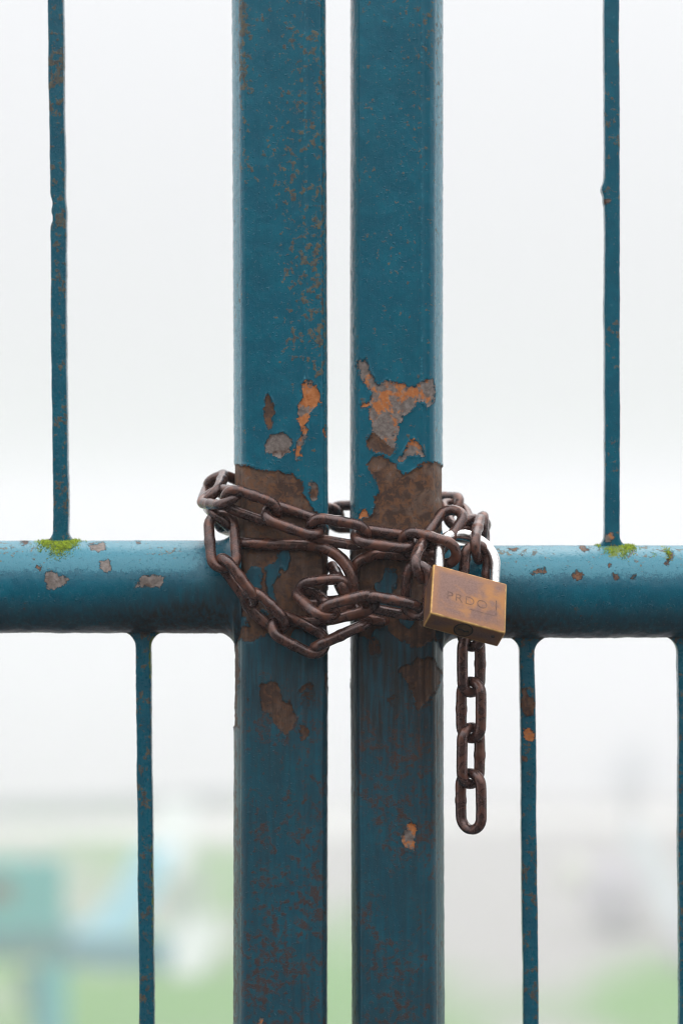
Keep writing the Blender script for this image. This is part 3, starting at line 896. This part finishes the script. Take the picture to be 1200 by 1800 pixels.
for a in np.linspace(180, 0, 25)[1:-1]:
    shp.append((sp * math.cos(math.radians(a)), 0, BZ / 2 + 0.0165 + sp * 1.02 * math.sin(math.radians(a))))
shp += [(sp, 0, BZ / 2 + t) for t in np.linspace(0.0165, 0, 8)] + [(sp, 0, BZ / 2 - 0.004)]
V, F = sweep(shp, 0.0029, 20)
mesh_obj('shackle', V, F, STEEL, pad)
DARKB = make_simple('dark_tarnished_brass', (0.10, 0.06, 0.035), (0.20, 0.115, 0.055), 500, 0.45, 0.6, 0.0001)
HOLE = make_simple('black_recess', (0.012, 0.010, 0.009), (0.02, 0.016, 0.014), 400, 0.8)  # holes drawn as near-black solids on the underside
# key plug in the underside
def disc(name, r0, r1, z0, z1, cx, cy, mat, parent, n=36):
    vs, fs = [], []
    for r, z in ((r1, z0), (r1, z1), (r0, z1), (r0, z0)):
        for k in range(n):
            a = 2 * math.pi * k / n
            vs.append((cx + r * math.cos(a), cy + r * math.sin(a), z))
    for row in range(3):
        for k in range(n):
            fs.append([row * n + k, row * n + (k + 1) % n, (row + 1) * n + (k + 1) % n, (row + 1) * n + k])
    if r0 < 1e-6: pass
    return mesh_obj(name, vs, fs, mat, parent, smooth=False)
def solid_disc(name, r, z0, z1, cx, cy, mat, parent, n=36):
    vs = [(cx + r * math.cos(2 * math.pi * k / n), cy + r * math.sin(2 * math.pi * k / n), z) for z in (z0, z1) for k in range(n)]
    fs = [[k, (k + 1) % n, n + (k + 1) % n, n + k] for k in range(n)] + [list(range(n))[::-1], list(range(n, 2 * n))]
    return mesh_obj(name, vs, fs, mat, parent, smooth=False)
zb = -BZ / 2
disc('plug_ring', 0.0044, 0.0050, zb + 0.001, zb - 0.0002, -0.0005, 0.0, HOLE, body)
plug = solid_disc('key_plug', 0.0043, zb - 0.0003, zb + 0.002, -0.0005, 0.0, DARKB, body)
kv, kf = [], []
kpts = [(-0.0030, 0.0001), (-0.0012, -0.0005), (0.0008, 0.0004), (0.0022, -0.0004), (0.0030, 0.0002)]
for (x, y) in kpts:
    for w in (-0.00045, 0.00045):
        kv.append((x - 0.0005, y + w, zb - 0.0005)); kv.append((x - 0.0005, y + w, zb - 0.0002))
for i in range(len(kpts) - 1):
    a = i * 4
    kf += [[a, a + 4, a + 6, a + 2], [a + 1, a + 3, a + 7, a + 5], [a, a + 1, a + 5, a + 4], [a + 2, a + 6, a + 7, a + 3]]
mesh_obj('keyway', kv, kf, HOLE, body, smooth=False)
solid_disc('drain_hole', 0.0009, zb - 0.0002, zb + 0.001, BX / 2 - 0.0052, -0.001, HOLE, body, 18)
# stamped lettering, worn
ENGR = make_simple('stamped_recess_brass', (0.065, 0.034, 0.027), (0.190, 0.108, 0.084), 380, 0.6, 0.4)
def lettering(txt, size, x, z, name='stamped_lettering'):
    cu = bpy.data.curves.new('t', 'FONT'); cu.body = txt; cu.size = size; cu.extrude = 0.00004; cu.space_character = 1.15
    cu.offset = -size * 0.022
    to = bpy.data.objects.new('t', cu); sc.collection.objects.link(to)
    dg = bpy.context.evaluated_depsgraph_get(); dg.update()
    me = bpy.data.meshes.new_from_object(to.evaluated_get(dg))
    bpy.data.objects.remove(to); bpy.data.curves.remove(cu)
    me.materials.clear(); me.materials.append(ENGR)
    o = bpy.data.objects.new(name, me); link_obj(o, body)
    o.location = (x, -BY / 2 - 0.00002, z); o.rotation_euler = (math.radians(90), 0, 0)
    return o
lettering('PRDO', 0.0078, -0.0125, -0.0045)
def stroke(pts, w, name='stamped_frame'):
    vs, fs = [], []
    for (x, z) in pts: vs += [(x - w, -BY / 2 - 0.00004, z - w), (x + w, -BY / 2 - 0.00004, z - w), (x + w, -BY / 2 - 0.00004, z + w), (x - w, -BY / 2 - 0.00004, z + w)]
    for i in range(len(pts) - 1):
        a, b = i * 4, i * 4 + 4
        dx, dz = pts[i + 1][0] - pts[i][0], pts[i + 1][1] - pts[i][1]
        fs.append([a, b + 1, b + 2, a + 3] if abs(dx) > abs(dz) else [a, a + 1, b + 2, b + 3])
    return mesh_obj(name, vs, fs, ENGR, body, smooth=False)
stroke([(0.0005, -0.0075), (0.0140, -0.0075)], 0.00022)
stroke([(0.0146, 0.0035), (0.0146, -0.0072)], 0.00022)

# ------------------------------------------------------------------ moss at the foot of the upper bars
MOSS = make_simple('bright_green_moss', (0.10, 0.15, 0.010), (0.42, 0.55, 0.03), 600, 0.85)
def moss_clump(cx, zc, spots, seed, label):
    r = np.random.default_rng(seed)
    vs, fs = [], []
    for (ox, ang, spread, spang, cnt, size) in spots:
        for _ in range(cnt):
            x = cx + ox + r.normal(0, spread)
            a = math.radians(ang + r.normal(0, spang))          # angle round the rail, 0 = top, 90 = towards the viewer
            rad = RAIL_R - 0.0001
            p = Vector((x, -rad * math.sin(a), zc + rad * math.cos(a)))
            nrm = Vector((r.normal(0, .5), -math.sin(a), math.cos(a) + r.normal(0, .4))).normalized()
            s = size * r.uniform(0.5, 1.25)
            t1 = nrm.cross(Vector((r.normal(), r.normal(), r.normal()))).normalized(); t2 = nrm.cross(t1)
            b = len(vs)
            for k in range(4):
                th = k * math.pi / 2
                vs.append(tuple(p + (t1 * math.cos(th) + t2 * math.sin(th)) * s * 0.38))
            vs.append(tuple(p + nrm * s * r.uniform(0.9, 2.2)))
            for k in range(4): fs.append([b + k, b + (k + 1) % 4, b + 4])
    o = mesh_obj('moss', vs, fs, MOSS, None, smooth=True)
    tag(o, label, 'moss', kind='stuff')
    return o
xm = W(106, 950, -0.004).x
moss_clump(xm, zL, [(-0.006, 14, 0.0028, 9, 900, 0.00062), (0.002, 28, 0.003, 8, 900, 0.00062), (0.0058, 8, 0.0022, 9, 600, 0.0007), (-0.001, 40, 0.0022, 6, 160, 0.0006), (-0.0095, 38, 0.0007, 3, 30, 0.0005)], 5,
           'bright green moss round the foot of the left upper bar')
xm2 = W(1076.5, 950, -0.004).x
moss_clump(xm2, zR, [(0.0075, 12, 0.0022, 9, 700, 0.0007), (-0.0015, 26, 0.0026, 6, 200, 0.0006), (0.005, 36, 0.0012, 6, 110, 0.0006), (0.0285, 30, 0.0008, 7, 150, 0.0006), (-0.0075, 6, 0.0008, 6, 90, 0.0007), (0.021, 36, 0.0006, 3, 30, 0.0005)], 6,
           'lime green moss round the foot of the right upper bar')

# ------------------------------------------------------------------ things far behind the gate, in fog and out of focus
TURQ = make_simple('weathered_turquoise_paint', (0.015, 0.34, 0.37), (0.03, 0.44, 0.47), 3, 0.5)
TURQ2 = make_simple('dark_turquoise_paint', (0.01, 0.15, 0.19), (0.02, 0.20, 0.24), 3, 0.5)
PALE = make_simple('pale_blue_plastic', (0.26, 0.55, 0.70), (0.34, 0.64, 0.80), 3, 0.4)
WHITE = make_simple('white_painted_board', (0.70, 0.70, 0.71), (0.78, 0.78, 0.79), 2, 0.5)
BROWN = make_simple('brown_wood', (0.10, 0.06, 0.04), (0.17, 0.10, 0.07), 4, 0.8)
ROCK = make_simple('mauve_grey_stone', (0.44, 0.375, 0.46), (0.58, 0.51, 0.59), 1.4, 0.9, 0, 0.05)

def far(px, py, y):
    return W(px, py, y)

def solid(name, pts2d, y0, y1, mat, parent, bev=0.03, lean=0.0):
    """outline in photo pixels at depth y0, extruded to y1, as a real solid"""
    P = [far(a, b, y0) for a, b in pts2d]
    zm = min(p.z for p in P)
    vs = [(p.x, y0 + lean * (p.z - zm), p.z) for p in P] + [(p.x, y1 + lean * (p.z - zm), p.z) for p in P]
    n = len(P)
    fs = [list(range(n)), list(range(n, 2 * n))[::-1]] + [[k, n + k, n + (k + 1) % n, (k + 1) % n] for k in range(n)]
    o = mesh_obj(name, vs, fs, mat, parent, smooth=False)
    o.matrix_parent_inverse = Matrix.Translation(-parent.location)
    bevel(o, bev, 2)
    return o
YT = 43.5
tw = empty('play_tower', (W(60, 900, YT).x, YT + 0.6, float(ground_z(W(60, 900, YT).x, YT))))
tag(tw, 'out-of-focus turquoise play tower with pale blue sloping slide, in fog at lower left', 'play tower')
zg = float(ground_z(W(60, 900, YT).x, YT)) - 0.3
def py_ground(y, x=0): return 900 + (EYE - (float(ground_z(x, y)) - 0.25)) / (MM * (y - CAMY) / 1.25)
pb = py_ground(YT, -6)
solid('upper_panel', [(-70, 1512), (112, 1512), (112, 1640), (-70, 1640)], YT, YT + 0.10, TURQ, tw)
solid('porthole', [(-26, 1545), (14, 1545), (24, 1565), (14, 1588), (-26, 1588)], YT - 0.06, YT - 0.01, BROWN, tw)
solid('side_panel', [(-70, 1520), (-58, 1520), (-58, 1640), (-70, 1640)], YT + 0.12, YT + 1.4, TURQ, tw)
solid('platform', [(-75, 1640), (120, 1640), (120, 1688), (-75, 1688)], YT - 0.03, YT + 1.5, TURQ2, tw)
for a, b, dy in ((66, 118, 0.02), (-70, -45, 0.02), (70, 100, 1.25), (-70, -45, 1.25)):
    solid('leg', [(a, 1689), (b, 1689), (b, pb + 6), (a, pb + 6)], YT + dy, YT + dy + 0.2, TURQ, tw)
solid('slide', [(232, 1508), (300, 1500), (292, 1545), (232, 1650), (110, 1652), (150, 1630), (196, 1580)], YT + 0.05, YT + 0.7, PALE, tw, lean=0.35)
solid('slide_support', [(118, 1654), (300, 1654), (300, 1705), (190, 1705), (118, 1700)], YT + 0.08, YT + 0.6, make_simple('mid_blue_plastic', (0.04, 0.22, 0.32), (0.06, 0.27, 0.38), 3, 0.45), tw)
solid('lower_brace', [(30, 1705), (64, 1705), (110, pb), (64, pb)], YT + 0.3, YT + 0.45, TURQ2, tw)

YW = 53.0
xw = W(325, 900, YW).x
pbw = py_ground(YW, xw)
wb = empty('white_panel_stand', (xw, YW + 0.3, float(ground_z(xw, YW))))
tag(wb, 'tall white blurred panel standing on grass between lower left bar and left post', 'panel')
solid('upper_board', [(262, 1440), (276, 1422), (335, 1424), (340, 1470), (322, 1545), (262, 1548)], YW, YW + 0.25, WHITE, wb, lean=0.7)
solid('column', [(290, 1549), (352, 1500), (356, 1640), (290, 1640)], YW + 0.26, YW + 0.5, make_simple('light_grey_board', (0.55, 0.55, 0.57), (0.62, 0.62, 0.64), 2, 0.6), wb)
solid('base_board', [(282, 1641), (376, 1625), (380, 1665), (350, pbw), (300, pbw)], YW - 0.52, YW - 0.1, WHITE, wb, lean=0.6)

def lumpy(name, c, rx, ry, rz, mat, seed, parent=None, amp=0.25, n=28):
    th = np.linspace(0, 2 * np.pi, n, endpoint=False); ph = np.linspace(0.02, np.pi - 0.02, n // 2)
    PH, TH = np.meshgrid(ph, th, indexing='ij')
    d = np.stack([np.sin(PH) * np.cos(TH), np.sin(PH) * np.sin(TH), np.cos(PH)], -1).reshape(-1, 3)
    k = 1 + amp * fbm(d, 1.6, 3, seed)
    V = d * k[:, None] * np.array([rx, ry, rz]) + np.array(c)
    return mesh_obj(name, V, grid_faces(n, n // 2).tolist(), mat, parent)
def on_ground(px, py):
    """where the sight line through a far photo pixel meets the ground"""
    ys = np.linspace(30, 200, 3000)
    f = (ys - CAMY) / 1.25
    x = (px - 600) * MM * f; z = EYE - (py - 900) * MM * f
    hit = np.argmax(z < ground_z(x, ys))
    return float(x[hit]), float(ys[hit]), float(ground_z(x[hit], ys[hit]))
bx, by, bz = on_ground(1080, 1640)
s_ = MM * (by - CAMY) / 1.25
b1 = lumpy('boulder', (bx, by, bz + 60 * s_), 52 * s_, 45 * s_, 72 * s_, ROCK, 3)
tag(b1, 'blurred mauve-grey boulder on the foggy slope right of the lower right bar', 'boulder')
bx2, by2, bz2 = on_ground(1205, 1700)
s2_ = MM * (by2 - CAMY) / 1.25
b2 = lumpy('boulder', (bx2, by2, bz2 + 22 * s2_), 30 * s2_, 30 * s2_, 38 * s2_, ROCK, 8)
tag(b2, 'dark blurred stone low at the right edge of the picture', 'boulder')
px_, py_, pz_ = on_ground(1165, 1650)
lb = empty('slanted_board', (px_, py_, pz_))
tag(lb, 'pale blurred board leaning to the right beside the mauve boulder', 'board')
solid('board', [(1112, 1480), (1150, 1470), (1230, 1625), (1215, 1655), (1170, 1630)], py_, py_ + 0.25, make_simple('pale_grey_board', (0.50, 0.51, 0.56), (0.60, 0.61, 0.66), 2, 0.6), lb, lean=0.6)
solid('prop', [(1196, 1600), (1212, 1600), (1212, 1664), (1196, 1664)], py_ + 0.4, py_ + 0.6, BROWN, lb)
cx_, cy_, cz_ = on_ground(1010, 1560)
s3_ = MM * (cy_ - CAMY) / 1.25
b3 = lumpy('boulder', (cx_, cy_, cz_ + 18 * s3_), 28 * s3_, 26 * s3_, 32 * s3_, make_simple('cream_stone', (0.62, 0.60, 0.54), (0.74, 0.71, 0.64), 1.5, 0.9), 12)
tag(b3, 'small cream-coloured blurred stone left of the mauve boulder', 'boulder')

# far low wall left and one faint tree right
wallm = make_simple('grey_render', (0.34, 0.35, 0.38), (0.42, 0.43, 0.46), 0.6, 0.9)
y_w = 85.0
vs, fs = [], []
xs = np.linspace(-26, -3.5, 16)
for x in xs:
    g = float(ground_z(x, y_w))
    vs += [(x, y_w, g - 0.2), (x, y_w, g + 0.55), (x, y_w + 0.35, g + 0.55), (x, y_w + 0.35, g - 0.2)]
for i in range(len(xs) - 1):
    a = i * 4
    for k in range(4): fs.append([a + k, a + 4 + k, a + 4 + (k + 1) % 4, a + (k + 1) % 4])
fs += [[0, 1, 2, 3], [len(vs) - 1, len(vs) - 2, len(vs) - 3, len(vs) - 4]]
lw = mesh_obj('low_wall', vs, fs, wallm, None, smooth=False)
tag(lw, 'faint low grey wall behind the pale path, nearly lost in fog at left', 'wall')

tx, ty, tz = on_ground(1105, 1485)
tree = empty('bare_tree', (tx, ty, tz))
tag(tree, 'faint grey tree almost lost in the fog above the mauve boulder', 'tree')
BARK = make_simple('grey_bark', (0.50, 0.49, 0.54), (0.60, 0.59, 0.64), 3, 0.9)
def limb(p0, p1, r0, r1, name, parent):
    n = 8
    P = [np.array(p0) + (np.array(p1) - np.array(p0)) * t + np.array([0.12 * math.sin(5 * t + p1[0]), 0.1 * math.cos(4 * t), 0]) * t for t in np.linspace(0, 1, n)]
    V, F = sweep(P, np.linspace(r0, r1, n), 8)
    return mesh_obj(name, V, F, BARK, parent)
H_T = 3.4
limb((0, 0, -0.2), (0.1, 0, H_T * 0.55), 0.16, 0.10, 'trunk', tree)
rt = random.Random(4)
tips = []
for k in range(9):
    a = k * 2.4; h = H_T * (0.30 + 0.06 * (k % 4))
    e = (0.75 * math.cos(a) * rt.uniform(.6, 1.1), 0.75 * math.sin(a), h + rt.uniform(0.9, 1.5))
    limb((0.06, 0, h), e, 0.06, 0.015, 'branch', tree); tips.append(e)
r = np.random.default_rng(9)
vs, fs = [], []
for e in tips:
    for _ in range(60):
        p = np.array(e) + r.normal(0, 0.26, 3)
        t1 = r.normal(size=3); t1 /= np.linalg.norm(t1); t2 = np.cross(t1, r.normal(size=3)); t2 /= np.linalg.norm(t2)
        b = len(vs); s = 0.07
        vs += [tuple(p - t1 * s), tuple(p + t2 * s * .6), tuple(p + t1 * s), tuple(p - t2 * s * .6)]
        fs.append([b, b + 1, b + 2, b + 3])
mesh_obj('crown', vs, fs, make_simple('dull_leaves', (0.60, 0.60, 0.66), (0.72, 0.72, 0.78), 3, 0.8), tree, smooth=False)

# ------------------------------------------------------------------ fog
hv, hf = box_mesh(0, 0, (-31.0 + 3.9) / 2, 820, 820, 3.9 + 31.0)
haze = mesh_obj('haze', hv, hf, None, None, smooth=False)
hm = bpy.data.materials.new('fog'); hm.use_nodes = True
hn = hm.node_tree.nodes; hn.clear()
pv = hn.new('ShaderNodeVolumePrincipled')
pv.inputs['Color'].default_value = (0.935, 0.928, 0.96, 1)
pv.inputs['Density'].default_value = 0.0092
pv.inputs['Anisotropy'].default_value = 0.25
ho = hn.new('ShaderNodeOutputMaterial')
hm.node_tree.links.new(pv.outputs[0], ho.inputs['Volume'])
haze.data.materials.append(hm)
tag(haze, 'pale white fog filling the valley behind the gate', 'fog', kind='stuff')
